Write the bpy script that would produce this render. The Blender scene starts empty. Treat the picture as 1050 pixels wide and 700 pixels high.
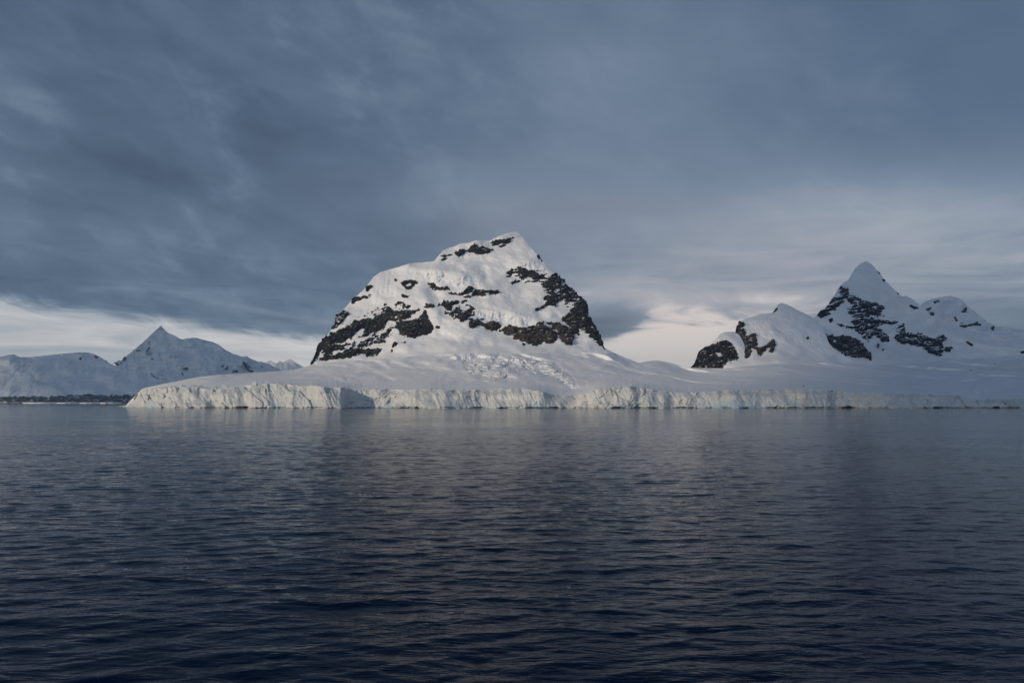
import bpy, math, random
import numpy as np

random.seed(7)
scene = bpy.context.scene
COL = scene.collection
R = math.radians

# ------------------------------------------------------------------ camera
F = 700.0            # focal length, in photo pixels (photo 1050 x 700)
CX = 525.0
HZ = 411.0           # sea horizon row
H = 12.0             # eye height above the sea, metres
cam_d = bpy.data.cameras.new('camera')
cam = bpy.data.objects.new('camera', cam_d)
COL.objects.link(cam)
cam.location = (0, 0, H)
cam.rotation_euler = (R(90), 0, 0)
cam_d.sensor_width = 36.0
cam_d.lens = F / 1050.0 * 36.0
cam_d.shift_y = (HZ - 350.0) / 1050.0
cam_d.clip_start = 0.5
cam_d.clip_end = 200000
scene.camera = cam

# ------------------------------------------------------------------ noise
_rng = np.random.RandomState(11)
_perm = _rng.permutation(512).astype(np.int64)
_perm = np.concatenate([_perm, _perm, _perm])
_g2 = np.stack([np.cos(np.arange(512) * 2.399963), np.sin(np.arange(512) * 2.399963)], 1)


def perlin(x, y, seed=0):
    x = np.asarray(x, float) + seed * 17.31
    y = np.asarray(y, float) + seed * 9.77
    xi = np.floor(x).astype(np.int64)
    yi = np.floor(y).astype(np.int64)
    xf, yf = x - xi, y - yi
    u = xf * xf * xf * (xf * (xf * 6 - 15) + 10)
    v = yf * yf * yf * (yf * (yf * 6 - 15) + 10)

    def g(ix, iy, fx, fy):
        h = _perm[(_perm[ix & 511] + iy) & 511] & 511
        return _g2[h, 0] * fx + _g2[h, 1] * fy
    a = g(xi, yi, xf, yf)
    b = g(xi + 1, yi, xf - 1, yf)
    c = g(xi, yi + 1, xf, yf - 1)
    d = g(xi + 1, yi + 1, xf - 1, yf - 1)
    return 1.5 * ((a + (b - a) * u) * (1 - v) + (c + (d - c) * u) * v)


def fbm(x, y, octaves=4, seed=0, gain=0.5, lac=2.03):
    s, a = 0.0, 1.0
    for k in range(octaves):
        s = s + a * perlin(x, y, seed + k * 3)
        x, y = x * lac, y * lac
        a *= gain
    return s


def ridged(x, y, octaves=4, seed=0, gain=0.5):
    s, a = 0.0, 1.0
    for k in range(octaves):
        s = s + a * (1 - 2 * np.abs(perlin(x, y, seed + k * 3)))
        x, y = x * 2.07, y * 2.07
        a *= gain
    return s


def facets(x, y, seed=0):
    """broken blocks: every cell of a jittered grid is one tilted facet"""
    xi, yi = np.floor(x).astype(np.int64), np.floor(y).astype(np.int64)
    best = np.full(np.shape(x), 1e9)
    val = np.zeros(np.shape(x))
    for dx in (-1, 0, 1):
        for dy in (-1, 0, 1):
            cx, cy = xi + dx, yi + dy
            h = _perm[(_perm[(cx + seed * 31) & 511] + cy) & 511] & 511
            h2 = _perm[(h + 77) & 511] & 511
            h3 = _perm[(h2 + 191) & 511] & 511
            px = cx + h / 511.0
            py = cy + h2 / 511.0
            d = (x - px) ** 2 + (y - py) ** 2
            ang = h3 * 0.0123 * math.pi
            v = (h2 / 255.5 - 1) * 0.6 + (np.cos(ang) * (x - px) + np.sin(ang) * (y - py)) * 0.9
            m = d < best
            best = np.where(m, d, best)
            val = np.where(m, v, val)
    return val


def curve(pts, x):
    p = np.array(pts, float)
    return np.interp(x, p[:, 0], p[:, 1])


def smooth(a, sig, axis):
    n = int(sig * 3)
    if n < 1:
        return a
    k = np.exp(-0.5 * (np.arange(-n, n + 1) / sig) ** 2)
    k /= k.sum()
    pad = [(0, 0)] * a.ndim
    pad[axis] = (n, n)
    b = np.pad(a, pad, mode='edge')
    out = np.zeros_like(a)
    for i, w in enumerate(k):
        sl = [slice(None)] * a.ndim
        sl[axis] = slice(i, i + a.shape[axis])
        out += w * b[tuple(sl)]
    return out


def sdist(poly, X, Y):
    """signed distance to an outline, positive inside"""
    p = np.array(poly, float)
    q = np.roll(p, -1, 0)
    d = np.full(X.shape, 1e9)
    ins = np.zeros(X.shape, bool)
    for (x1, y1), (x2, y2) in zip(p, q):
        ex, ey = x2 - x1, y2 - y1
        L = ex * ex + ey * ey + 1e-9
        t = np.clip(((X - x1) * ex + (Y - y1) * ey) / L, 0, 1)
        d = np.minimum(d, (X - x1 - t * ex) ** 2 + (Y - y1 - t * ey) ** 2)
        c = ((y1 > Y) != (y2 > Y))
        xs = x1 + (Y - y1) * ex / (ey if abs(ey) > 1e-9 else 1e-9)
        ins ^= c & (X < xs)
    d = np.sqrt(d)
    return np.where(ins, d, -d)


def sdist_box(poly, X, Y, pad, far=-99.0):
    p = np.array(poly, float)
    m = ((X > p[:, 0].min() - pad) & (X < p[:, 0].max() + pad) &
         (Y > p[:, 1].min() - pad) & (Y < p[:, 1].max() + pad))
    out = np.full(X.shape, far)
    if m.any():
        out[m] = sdist(poly, X[m], Y[m])
    return out


def sstep(x, a, b):
    t = np.clip((x - a) / (b - a), 0, 1)
    return t * t * (3 - 2 * t)


# ------------------------------------------------------------------ scene helpers
def tag(o, label=None, cat=None, group=None, kind=None):
    if label:
        o['label'] = label
    if cat:
        o['category'] = cat
    if group:
        o['group'] = group
    if kind:
        o['kind'] = kind
    return o


def link_mesh(name, verts, faces, mat, parent=None, flat=False):
    me = bpy.data.meshes.new(name)
    verts = np.ascontiguousarray(verts, np.float32)
    faces = np.ascontiguousarray(faces, np.int32)
    nf, k = faces.shape
    me.vertices.add(len(verts))
    me.vertices.foreach_set('co', verts.ravel())
    me.loops.add(nf * k)
    me.loops.foreach_set('vertex_index', faces.ravel())
    me.polygons.add(nf)
    me.polygons.foreach_set('loop_start', np.arange(0, nf * k, k, dtype=np.int32))
    me.polygons.foreach_set('use_smooth', np.full(nf, not flat))
    me.update(calc_edges=True)
    me.validate()
    me.materials.append(mat)
    o = bpy.data.objects.new(name, me)
    COL.objects.link(o)
    if parent:
        o.parent = parent
    return o


def grid_faces(n, m):
    i, j = np.meshgrid(np.arange(n - 1), np.arange(m - 1), indexing='ij')
    a = i * m + j
    return np.stack([a, a + m, a + m + 1, a + 1], -1)      # (n-1, m-1, 4)


def to_world(px, py, Y):
    return np.stack([(px - CX) / F * Y, Y, H + (HZ - py) / F * Y], -1)


def grid_normals(P):
    du = np.gradient(P, axis=0)
    dv = np.gradient(P, axis=1)
    n = np.cross(du, dv)
    n /= np.linalg.norm(n, axis=-1, keepdims=True) + 1e-9
    n[n[..., 1] > 0] *= -1          # towards the sea
    return n


# ------------------------------------------------------------------ materials
def new_mat(name):
    m = bpy.data.materials.new(name)
    m.use_nodes = True
    nt = m.node_tree
    nt.nodes.clear()
    out = nt.nodes.new('ShaderNodeOutputMaterial')
    b = nt.nodes.new('ShaderNodeBsdfPrincipled')
    nt.links.new(b.outputs[0], out.inputs[0])
    return m, nt, b


def N(nt, t, **kw):
    n = nt.nodes.new(t)
    for k, v in kw.items():
        if k.startswith('i_'):
            n.inputs[k[2:].replace('_', ' ')].default_value = v
        else:
            setattr(n, k, v)
    return n


def noise(nt, vec, scale, detail=5, rough=0.55, dist=0.0, mapscale=None):
    if mapscale:
        mp = N(nt, 'ShaderNodeMapping')
        mp.inputs['Scale'].default_value = mapscale
        nt.links.new(vec, mp.inputs['Vector'])
        vec = mp.outputs[0]
    n = N(nt, 'ShaderNodeTexNoise')
    n.inputs['Scale'].default_value = scale
    n.inputs['Detail'].default_value = detail
    n.inputs['Roughness'].default_value = rough
    n.inputs['Distortion'].default_value = dist
    nt.links.new(vec, n.inputs['Vector'])
    return n.outputs['Fac']


def ramp(nt, fac, stops):
    r = N(nt, 'ShaderNodeValToRGB')
    e = r.color_ramp.elements
    while len(e) < len(stops):
        e.new(0.5)
    for el, (p, c) in zip(e, stops):
        el.position = p
        el.color = (*c, 1) if len(c) == 3 else c
    nt.links.new(fac, r.inputs[0])
    return r.outputs[0]


def mixc(nt, fac, a, b):
    m = N(nt, 'ShaderNodeMix', data_type='RGBA')
    if isinstance(fac, float):
        m.inputs[0].default_value = fac
    else:
        nt.links.new(fac, m.inputs[0])
    for s, v in ((6, a), (7, b)):
        if isinstance(v, tuple):
            m.inputs[s].default_value = (*v, 1)
        else:
            nt.links.new(v, m.inputs[s])
    return m.outputs[2]


def math_n(nt, op, a, b=None, c=None, clamp=False):
    m = N(nt, 'ShaderNodeMath', operation=op, use_clamp=clamp)
    for i, v in enumerate((a, b, c)):
        if v is None:
            continue
        if isinstance(v, (int, float)):
            m.inputs[i].default_value = v
        else:
            nt.links.new(v, m.inputs[i])
    return m.outputs[0]


def bump(nt, bsdf, h, strength, dist):
    b = N(nt, 'ShaderNodeBump')
    b.inputs['Strength'].default_value = strength
    b.inputs['Distance'].default_value = dist
    nt.links.new(h, b.inputs['Height'])
    nt.links.new(b.outputs[0], bsdf.inputs['Normal'])


def snow_material(name, scale=1.0, tint=(0.80, 0.815, 0.84)):
    m, nt, b = new_mat(name)
    pos = N(nt, 'ShaderNodeNewGeometry').outputs['Position']
    f = noise(nt, pos, 0.012 * scale, 6, 0.6)
    c = ramp(nt, f, [(0.3, tuple(x * 0.95 for x in tint)), (0.7, tint)])
    nt.links.new(c, b.inputs['Base Color'])
    b.inputs['Roughness'].default_value = 0.7
    b.inputs['Specular IOR Level'].default_value = 0.2
    h = noise(nt, pos, 0.05 * scale, 7, 0.62, 0.3, (1, 1, 1.6))
    bump(nt, b, h, 0.42, 4.0 / scale)
    return m


def rock_material(name, dark, light, snowy, warm):
    """dark igneous rock; snow lies on the ledges that face upward"""
    m, nt, b = new_mat(name)
    geo = N(nt, 'ShaderNodeNewGeometry')
    pos = geo.outputs['Position']
    f = noise(nt, pos, 0.03, 8, 0.65, 0.6)
    f2 = noise(nt, pos, 0.09, 6, 0.7, 0.4, (1, 1, 2.2))
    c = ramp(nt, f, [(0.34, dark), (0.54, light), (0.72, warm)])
    sep = N(nt, 'ShaderNodeSeparateXYZ')
    nt.links.new(geo.outputs['Normal'], sep.inputs[0])
    # ledge snow: up-facing rock and drifted patches
    k = math_n(nt, 'MULTIPLY_ADD', sep.outputs[2], 0.55, f2)
    s = math_n(nt, 'SMOOTHSTEP', k, 0, 0) if False else None
    mr = N(nt, 'ShaderNodeMapRange', interpolation_type='SMOOTHSTEP')
    nt.links.new(k, mr.inputs[0])
    mr.inputs[1].default_value = 1.0 - snowy
    mr.inputs[2].default_value = 1.0 - snowy + 0.07
    col = mixc(nt, mr.outputs[0], c, (0.80, 0.82, 0.86))
    nt.links.new(col, b.inputs['Base Color'])
    b.inputs['Roughness'].default_value = 0.85
    b.inputs['Specular IOR Level'].default_value = 0.25
    h = noise(nt, pos, 0.12, 8, 0.7, 0.5)
    bump(nt, b, h, 0.6, 4.0)
    return m


def ice_material(name):
    """glacier front: firn white above, denser blue ice in places lower down"""
    m, nt, b = new_mat(name)
    pos = N(nt, 'ShaderNodeNewGeometry').outputs['Position']
    sep = N(nt, 'ShaderNodeSeparateXYZ')
    nt.links.new(pos, sep.inputs[0])
    n1 = noise(nt, pos, 0.013, 6, 0.6, 0.8)
    low = N(nt, 'ShaderNodeMapRange')
    nt.links.new(sep.outputs[2], low.inputs[0])
    low.inputs[1].default_value = 26.0
    low.inputs[2].default_value = 2.0
    k = math_n(nt, 'MULTIPLY_ADD', low.outputs[0], 0.22, n1)
    mr = N(nt, 'ShaderNodeMapRange', interpolation_type='SMOOTHSTEP')
    nt.links.new(k, mr.inputs[0])
    mr.inputs[1].default_value = 0.66
    mr.inputs[2].default_value = 0.84
    n2 = noise(nt, pos, 0.09, 7, 0.65, 0.5, (1, 1, 0.5))
    white = ramp(nt, n2, [(0.3, (0.44, 0.48, 0.51)), (0.62, (0.65, 0.65, 0.63))])
    col = mixc(nt, mr.outputs[0], white, (0.44, 0.555, 0.62))
    n3 = noise(nt, pos, 0.06, 6, 0.65, 0.4, (0.4, 0.4, 3.0))
    col = mixc(nt, ramp(nt, n3, [(0.60, (0, 0, 0)), (0.72, (0.35, 0.35, 0.35))]), col, (0.42, 0.44, 0.46))
    nt.links.new(col, b.inputs['Base Color'])
    b.inputs['Roughness'].default_value = 0.5
    b.inputs['Specular IOR Level'].default_value = 0.3
    h = noise(nt, pos, 0.22, 8, 0.65, 0.5, (1, 1, 0.7))
    bump(nt, b, h, 0.35, 2.0)
    return m


M_SNOW = snow_material('packed_snow')
M_FAR_SNOW = snow_material('distant_snow', 0.5)
M_FIELD = snow_material('glacier_snow', 1.5)
M_ROCK = rock_material('dark_rock', (0.008, 0.008, 0.010), (0.023, 0.020, 0.019), 0.0, (0.085, 0.066, 0.049))
M_ROCK_SNOWY = rock_material('snow_flecked_rock', (0.009, 0.010, 0.014), (0.016, 0.016, 0.020), 0.12, (0.03, 0.027, 0.026))
M_ROCK_BROWN = rock_material('brown_rock', (0.012, 0.010, 0.009), (0.044, 0.034, 0.028), 0.02, (0.115, 0.085, 0.062))
M_ROCK_FAR = rock_material('haze_tinted_rock', (0.016, 0.020, 0.030), (0.030, 0.034, 0.044), 0.34, (0.05, 0.05, 0.055))  # paling of haze put into the colour: lighter, bluer rock
M_SHORE = rock_material('bluish_shore_rock', (0.020, 0.027, 0.040), (0.040, 0.050, 0.068), 0.06, (0.07, 0.075, 0.085))  # bluer and paler mix than the main dark rock
M_ICE = ice_material('glacier_ice')


# ------------------------------------------------------------------ mountains
def mountain(name, label, cat, sil, base, yb, slope, rocks, mat, x0, x1, res=0.5,
             steep=(), rockmat=None, rough=1.0, rock_out=6.5, jag=0.25, seed=1,
             blur=2.2, top_ease=28.0, back=0.95, rock_angle=60.0, edge_noise=1.0,
             body=8.0, detail=1.0, strata=8.0):
    """A massif with a real front face: each column climbs from the foot at its own
    distance, gaining depth according to how steep the ground is; a back slope closes it."""
    xs = np.arange(x0, x1 + res, res)
    n = len(xs)
    top = curve(sil, xs)
    bot = np.maximum(curve(base, xs), top + 0.6)
    top_s = smooth(top[:, None], 9.0 / res, 0)[:, 0]
    bot_s = np.maximum(smooth(bot[:, None], 9.0 / res, 0)[:, 0], top_s + 1)
    top = smooth(top[:, None], 0.7 / res, 0)[:, 0]
    if jag:
        top = top + jag * fbm(xs / 4.0, xs * 0 + seed, 4, seed, 0.6)
    # body of the massif on a regular grid of bearings and heights
    pyg = np.arange(bot.max() + 0.5, top.min() - 2.0, -res)
    mg = len(pyg)
    GX = np.repeat(xs[:, None], mg, 1)
    GY = np.repeat(pyg[None, :], n, 0)
    T = np.clip((bot_s[:, None] - GY) / (bot_s - top_s)[:, None], 0, 1)
    en = (1.15 * fbm(GX / 4.2, GY / 2.8, 4, seed + 40, 0.6) + 0.5 * perlin(GX / 1.2, GY / 0.9, seed + 60)) * edge_noise
    rf = []
    allf = np.full(GX.shape, -9.0)
    for rk in rocks:
        f = sdist_box(rk['p'], GX, GY, 6.0, -9.0)
        amp = 1.0 if rk.get('big', True) else 0.8
        for hole in rk.get('holes', ()):
            f = np.minimum(f, -sdist_box(hole, GX, GY, 5.0, -9.0))
        f = np.where(f > -8, f + en * amp + rk.get('grow', 0.4 if amp == 1.0 else 0.15), f)
        if rk.get('big', True):                      # snow lying in cracks and on ledges
            sa = np.radians(strata(GX) if callable(strata) else strata)
            fl = fbm((GX * np.cos(sa) - GY * np.sin(sa)) / 9.0, (GY * np.cos(sa) + GX * np.sin(sa)) / 2.1, 4, seed + 90, 0.6)
            f = np.where(f > -8, np.minimum(f, (fl + rk.get('fleck', 0.55)) * 3.0), f)
        rf.append(f)
        allf = np.maximum(allf, f)
    A0 = slope(GX, GY, T)
    ez = sstep((GY - top_s[:, None]), 9.0, -1.0)
    A0 = np.clip(A0 + (top_ease - A0) * ez * 0.6, 18, 80)
    A = A0 + 11.0 * detail * fbm(GX / 20.0 + GY / 40.0, GY / 8.0, 5, seed + 5, 0.5)
    A = A + (rock_angle - A) * smooth(sstep(allf, -1.0, 1.5), 1.5, 0) * 0.85
    for poly, ang, soft in steep:
        w = sstep(sdist_box(poly, GX, GY, 8.0 + soft), -soft, soft)
        A = A + (ang - A) * w
    A = np.clip(A, 18.0, 82.0)
    y_base = yb(xs)

    def climb(ang):
        Q = np.zeros_like(GX)
        Q[:, 0] = y_base
        for k in range(mg - 1):
            el = (HZ - GY[:, k]) / F
            d = Q[:, k] * res / F / np.maximum(np.tan(np.radians(ang[:, k])) - el, 0.12)
            Q[:, k + 1] = Q[:, k] + d * np.clip((bot - GY[:, k]) / 1.5 + 0.5, 0, 1)
        return Q
    Yc = climb(A0)
    D = climb(A) - Yc
    D = smooth(D, blur / res, 0)
    D = D - smooth(D, 11.0 / res, 1)          # steps and shelves, without leaning whole columns
    Y = smooth(Yc, body / res, 0) + D
    X0 = (GX - CX) / F * Y
    Z0 = (HZ - GY) / F * Y
    fade = sstep(T, 0.0, 0.15)
    Y = Y + rough * fade * 1.0 * ridged(X0 / 17 + Z0 / 120, Z0 / 130, 3, seed + 36) * sstep(smooth(A, 2.0, 0), 38, 56)
    ser = np.zeros_like(GX)
    for poly, ang, soft in steep:
        if ang >= 54:                          # standing ice faces are broken into blocks
            ser = np.maximum(ser, sstep(sdist_box(poly, GX, GY, 8.0), -1.5, 2.0))
    Y = Y + ser * (3.0 * facets(X0 / 17, Z0 / 15, seed + 2) + 2.5 * ridged(X0 / 24, Z0 / 40, 3, seed + 31))
    Y = Y + rough * fade * (21.0 * fbm(X0 / 150.0 + Z0 / 260.0, Z0 / 120.0, 5, seed + 20, 0.40)
                            + 2.6 * ridged(X0 / 45.0, Z0 / 60.0, 3, seed + 30) * sstep(fbm(X0 / 160, Z0 / 130, 2, seed + 33), -0.1, 0.5))
    # the surface from foot to skyline
    m = int((bot - top).max() / res * 0.9) + 8
    t = np.linspace(0, 1, m)
    PX = np.repeat(xs[:, None], m, 1)
    PY = bot[:, None] + (top - bot)[:, None] * t[None, :]
    fi = np.clip((pyg[0] - PY) / res, 0, mg - 1.001)
    i0 = fi.astype(int)
    fr = fi - i0

    def pick(Q):
        return np.take_along_axis(Q, i0, 1) * (1 - fr) + np.take_along_axis(Q, i0 + 1, 1) * fr
    Y = pick(Y)
    rf = [pick(f) for f in rf]
    P = to_world(PX, PY, Y)
    # skirt below the foot, hidden in the ground, and back slope
    sk = P[:, :1].copy()
    sk[..., 1] += 25
    sk[..., 2] = -8
    ridge = P[:, -1:]
    rows = []
    zt = ridge[:, :, 2]
    for s in np.linspace(0.03, 1.0, 14):
        q = ridge.copy()
        q[..., 1] = ridge[..., 1] + np.maximum(zt, 5) * s / back + 4
        q[..., 0] *= q[..., 1] / ridge[..., 1]
        q[..., 2] = zt * (1 - s ** 1.25) - 8 * s
        q[..., 2] += 0.05 * zt * (s * (1 - s)) * fbm(q[..., 0] / 120, q[..., 1] / 120, 3, seed + 8)
        rows.append(q)
    full = np.concatenate([sk, P] + rows, 1)
    fc = grid_faces(n, full.shape[1]).reshape(-1, 4)
    root = link_mesh(name, full.reshape(-1, 3), fc, mat)
    tag(root, label, cat, kind='structure')
    # rock: its own relief standing out of the snow, sinking under it at the outline
    if rocks:
        NRM = grid_normals(P)
        NRM = smooth(smooth(NRM, 1.0 / res, 0), 1.0 / res, 1)
        NRM /= np.linalg.norm(NRM, axis=-1, keepdims=True)
        mpp = (Y / F)                                      # metres per pixel here
        scale = float(np.median(mpp)) / 3.0
        xx, zz = P[..., 0] / scale, P[..., 2] / scale
        rug = 1.35 * (2.2 * ridged(xx / 34 + zz / 90, zz / 24, 4, seed + 50, 0.6)
               + 2.4 * facets(xx / 15 + 0.4 * zz / 15, zz / 12, seed + 3) + 0.9 * facets(xx / 6, zz / 5, seed + 4))
        stack = np.stack(rf)
        who = stack.argmax(0)
        gf = grid_faces(n, m)
        for q, rk in enumerate(rocks):
            f = rf[q]
            own = (who == q) & (f > -1.6)
            fm = own[:-1, :-1] | own[1:, :-1] | own[1:, 1:] | own[:-1, 1:]
            if fm.sum() < 3:
                continue
            d = np.clip(f, -1.6, 1.2) * rock_out * 0.5 * scale + (rug * 0.8 + 0.8) * scale * rock_out / 5.0 * sstep(f, 0.0, 1.8)
            Q = P + NRM * d[..., None]
            faces = gf[fm]
            used, inv = np.unique(faces, return_inverse=True)
            o = link_mesh(rk.get('n', 'rock_outcrop'), Q.reshape(-1, 3)[used], inv.reshape(-1, 4), rk.get('m') or rockmat or M_ROCK, root)
            if rk.get('l'):
                o['label'] = rk['l']
    return root


def rk(p, **kw):
    d = dict(p=p)
    d.update(kw)
    return d


# outlines below are in photo pixels of the massif's face; every face has its own distance
# --- base line between snowfield and mountains, and its distance
APRON_TOP = [(120, 416.6), (128, 416.4), (136, 408), (146, 398.4), (165, 394), (190, 389), (205, 386), (225, 384), (250, 382.3),
             (275, 381), (300, 379), (318, 374.5), (340, 371.5), (400, 367), (450, 363), (500, 362.5), (560, 362), (600, 361),
             (625, 363), (640, 367.5), (655, 372), (664, 370.2), (675, 369.3), (690, 372.5), (705, 377), (740, 377.5),
             (760, 376), (800, 372), (850, 372), (900, 374), (940, 372), (1000, 368), (1050, 364), (1160, 360), (1260, 370), (1340, 390), (1400, 407)]
APRON_FAR = [(120, 1560), (136, 1500), (150, 1480), (200, 1560), (260, 1700), (318, 1960), (380, 1900), (470, 1830), (560, 1860), (620, 1950),
             (655, 2020), (700, 2050), (740, 2060), (800, 2060), (850, 2120), (900, 2200), (1000, 2250), (1160, 2300)]
CLIFF_TOP = [(120, 416.6), (128, 416.4), (133, 414), (138, 410), (142, 404), (146, 399.3), (155, 398.3), (185, 397), (205, 397), (212, 399), (222, 400), (235, 397.5),
             (250, 396), (258, 396), (262, 393.5), (285, 393.5), (300, 395), (308, 396.5), (316, 395.5), (329, 396), (335, 397),
             (352, 397), (356, 400), (370, 399.5), (400, 399.5), (420, 399.5), (440, 399), (462, 400), (480, 400), (500, 400),
             (515, 398.5), (535, 399), (550, 400), (565, 404.5), (580, 406), (595, 405), (610, 400), (622, 397), (635, 397),
             (650, 396), (660, 397), (672, 400), (690, 402), (700, 403), (715, 402), (735, 401), (750, 400), (790, 400),
             (815, 399), (830, 399), (845, 400), (855, 401), (870, 402), (890, 402), (905, 403), (925, 403.5), (950, 404),
             (975, 405), (985, 406), (1000, 410), (1008, 411), (1013, 409), (1020, 409.5), (1030, 409), (1050, 408), (1160, 407)]
# waterline distance: 12 m eye, row 418.4 -> about 1135 m
COAST = [(120, 1560), (128, 1500), (135, 1330), (150, 1235), (190, 1180), (230, 1150), (300, 1140), (420, 1135), (700, 1140),
         (900, 1140), (1000, 1150), (1160, 1160)]


def yb_main(x):
    return curve(APRON_FAR, x)


# ================================================================== glacier: snowfield + ice cliff
def build_glacier():
    res = 0.5
    xs = np.arange(121, 1398, res)
    n = len(xs)
    ct = curve(CLIFF_TOP, xs) + 0.9 * fbm(xs / 9.0, xs * 0 + 3, 5, 5, 0.55)
    coast = curve(COAST, xs)
    wl = HZ + H * F / coast
    ct = np.minimum(ct, wl - 0.15)
    # --- ice cliff
    m = 64
    t = np.linspace(0, 1, m)
    PX = np.repeat(xs[:, None], m, 1)
    foot = wl + 0.9                                   # continues under water
    PY = foot[:, None] + (ct - foot)[:, None] * t[None]
    X = (PX - CX) / F * coast[:, None]
    Z = H + (HZ - PY) / F * coast[:, None]
    hz = np.maximum(Z, 0)
    head = 1.0 + 0 * X
    lean = 60 + 16 * fbm(xs / 30.0, xs * 0 + 2, 3, 64)
    Y = coast[:, None] + hz / np.tan(np.radians(np.clip(lean, 38, 78)))[:, None]
    # headlands and bays along the front
    bay = curve([(120, 0), (208, 0), (216, 12), (232, 14), (252, 16), (260, 0), (330, 0), (352, 0), (358, 48), (372, 62), (402, 50), (414, 22), (424, 2), (440, 0),
                 (470, 3), (482, 22), (500, 28), (520, 16), (530, 0), (556, 4), (568, 20), (592, 28), (604, 14), (616, 0), (640, 0), (656, 12), (664, 2), (682, 10),
                 (690, 28), (716, 26), (742, 14), (752, 0), (774, 2), (782, 14), (796, 10), (815, 12), (824, 2), (848, 4), (857, 28), (872, 26), (884, 6), (902, 0),
                 (930, 4), (962, 12), (980, 2), (1006, 12), (1020, 8), (1060, 2), (1160, 4)], xs)
    bay = smooth(bay[:, None], 2.0 / res, 0)
    Y = Y + bay
    crum = 0.25 + 0.75 * sstep(fbm(X / 70 + 4, Z / 60, 3, 60), -0.3, 0.4)       # crumbled stretches between clean walls
    Y = Y + 9.0 * fbm(X / 70, Z / 140, 3, 61, 0.4) - 2.2 * ridged(X / 44 + Z / 130, Z / 80, 2, 62) + 3.6 * facets(X / 26 + Z / 50, Z / 30, 4)
    Y = Y + crum * (2.6 * facets(X / 11 + Z / 20, Z / 10, 5) + 0.9 * ridged(X / 8 - Z / 11, Z / 12, 3, 66)) + 1.0 * ridged(X / 9 + Z / 22, Z / 30, 4, 67)
    slump = sstep(fbm(X / 90, X * 0, 3, 71), -0.2, 0.5)      # rubble fans leaning out at the foot
    Y = Y - slump * 14 * (1 - sstep(hz, 0, 16)) 
    nt_ = np.clip(0.5 + 0.9 * fbm(X / 26, X * 0 + 9, 4, 73, 0.6), 0, 1.3)
    notch = (1 - sstep(hz, 0.2 + 0.5 * nt_, 0.8 + 2.0 * nt_)) * 5.0 * nt_
    Y = Y + notch
    Y = Y + 11.0 * sstep(t, 0.62, 1.0)[None] ** 1.5 * (0.4 + 0.9 * sstep(fbm(X / 55, X * 0 + 5, 3, 77), -0.3, 0.4))   # rounded brink
    tip = sstep(xs, 128, 150)[:, None]
    Y = coast[:, None] + (Y - coast[:, None]) * (0.25 + 0.75 * tip)
    P = to_world(PX, PY, Y)
    # --- snowfield from the brink to the foot of the mountains, then on beneath them
    at = curve(APRON_TOP, xs)
    at = np.minimum(at, ct - 0.1)
    far = curve(APRON_FAR, xs)
    brink = Y[:, -1]
    far = np.maximum(far, brink + 60)
    far = smooth(far[:, None], 30.0 / res, 0)[:, 0]
    brink_s = smooth(brink[:, None], 60.0 / res, 0)[:, 0]
    ms = 130
    s = np.linspace(0, 1, ms)
    SX = np.repeat(xs[:, None], ms, 1)
    SY = ct[:, None] + (at - ct)[:, None] * s[None]
    A = 8.0 + 5.0 * fbm(SX / 50 + SY / 26, SY / 7, 5, 81, 0.55) + 2.0 * fbm(SX / 12 + SY / 6, SY / 2.2, 3, 82)
    for poly, ang, soft in STEEP_FIELD:
        w = sstep(sdist_box(poly, SX, SY, 6 + soft), -soft, soft)
        A = A + (ang - A) * w
    A = A - 5.0 * (1 - sstep(s, 0, 0.06))[None] * 0 + 0
    A = np.clip(A, 2.2, 55)
    ct_s = smooth(ct[:, None], 30.0 / res, 0)
    at_s = smooth(at[:, None], 12.0 / res, 0)
    sp = (SY - ct_s) / np.minimum(at_s - ct_s, -1.0)
    prof = sp * (1.42 - 0.42 * np.clip(sp, 0, 1.2))
    SYd = brink_s[:, None] + (far - brink_s)[:, None] * prof
    W = 1 / np.tan(np.radians(A)) - 1 / math.tan(R(8.0))
    W = np.clip(W, -9, 9)
    W = smooth(W, 2.0 / res, 0) * ((ct - at)[:, None] / ms) * SYd / F
    C = np.cumsum(W, 1)
    C = C - smooth(C, 4.0 * ms / 30.0, 1)
    wx0 = (SX - CX) / F * SYd
    C = C + 58.0 * fbm(wx0 / 230 + SYd / 500, SYd / 420, 2, 85, 0.4) + 15.0 * fbm(wx0 / 75 + SYd / 260, SYd / 150, 3, 86, 0.45)
    C = C - 0.5 * smooth(C, 20.0 / res, 0)
    e = sstep(s, 0.0, 0.3)[None]
    SYd = SYd + C * e
    corr = (brink - SYd[:, 0])[:, None]
    corr_s = smooth(corr, 7.0 / res, 0)
    SYd = SYd + corr_s * (1 - sstep(s, 0, 0.30))[None] + (corr - corr_s) * (1 - sstep(s, 0, 0.045))[None]
    SYd = np.maximum.accumulate(SYd, 1)
    ser = np.zeros_like(SX)
    for poly in SERACS:
        ser = np.maximum(ser, sstep(sdist_box(poly, SX, SY, 8), -1.5, 2.0))
    wx = (SX - CX) / F * SYd
    SYd = SYd + ser * (8.0 * facets(wx / 18, SYd / 38, 8) + 3.0 * facets(wx / 8, SYd / 16, 9) + 8.0 * ridged(wx / 50 + SYd / 200, SYd / 60, 3, 83))
    S = to_world(SX, SY, SYd)
    rows = []
    last = S[:, -1]
    for k, (dy, dz) in enumerate(((30, -1.5), (90, -10), (200, -40), (420, -160), (600, -400))):
        q = last.copy()
        q[:, 1] += dy
        q[:, 0] *= q[:, 1] / last[:, 1]
        q[:, 2] = np.maximum(q[:, 2] + dz, -9)
        rows.append(q[:, None])
    full = np.concatenate([S] + rows, 1)
    root = link_mesh('snowfield', full.reshape(-1, 3), grid_faces(n, full.shape[1]).reshape(-1, 4), M_FIELD)
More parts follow.
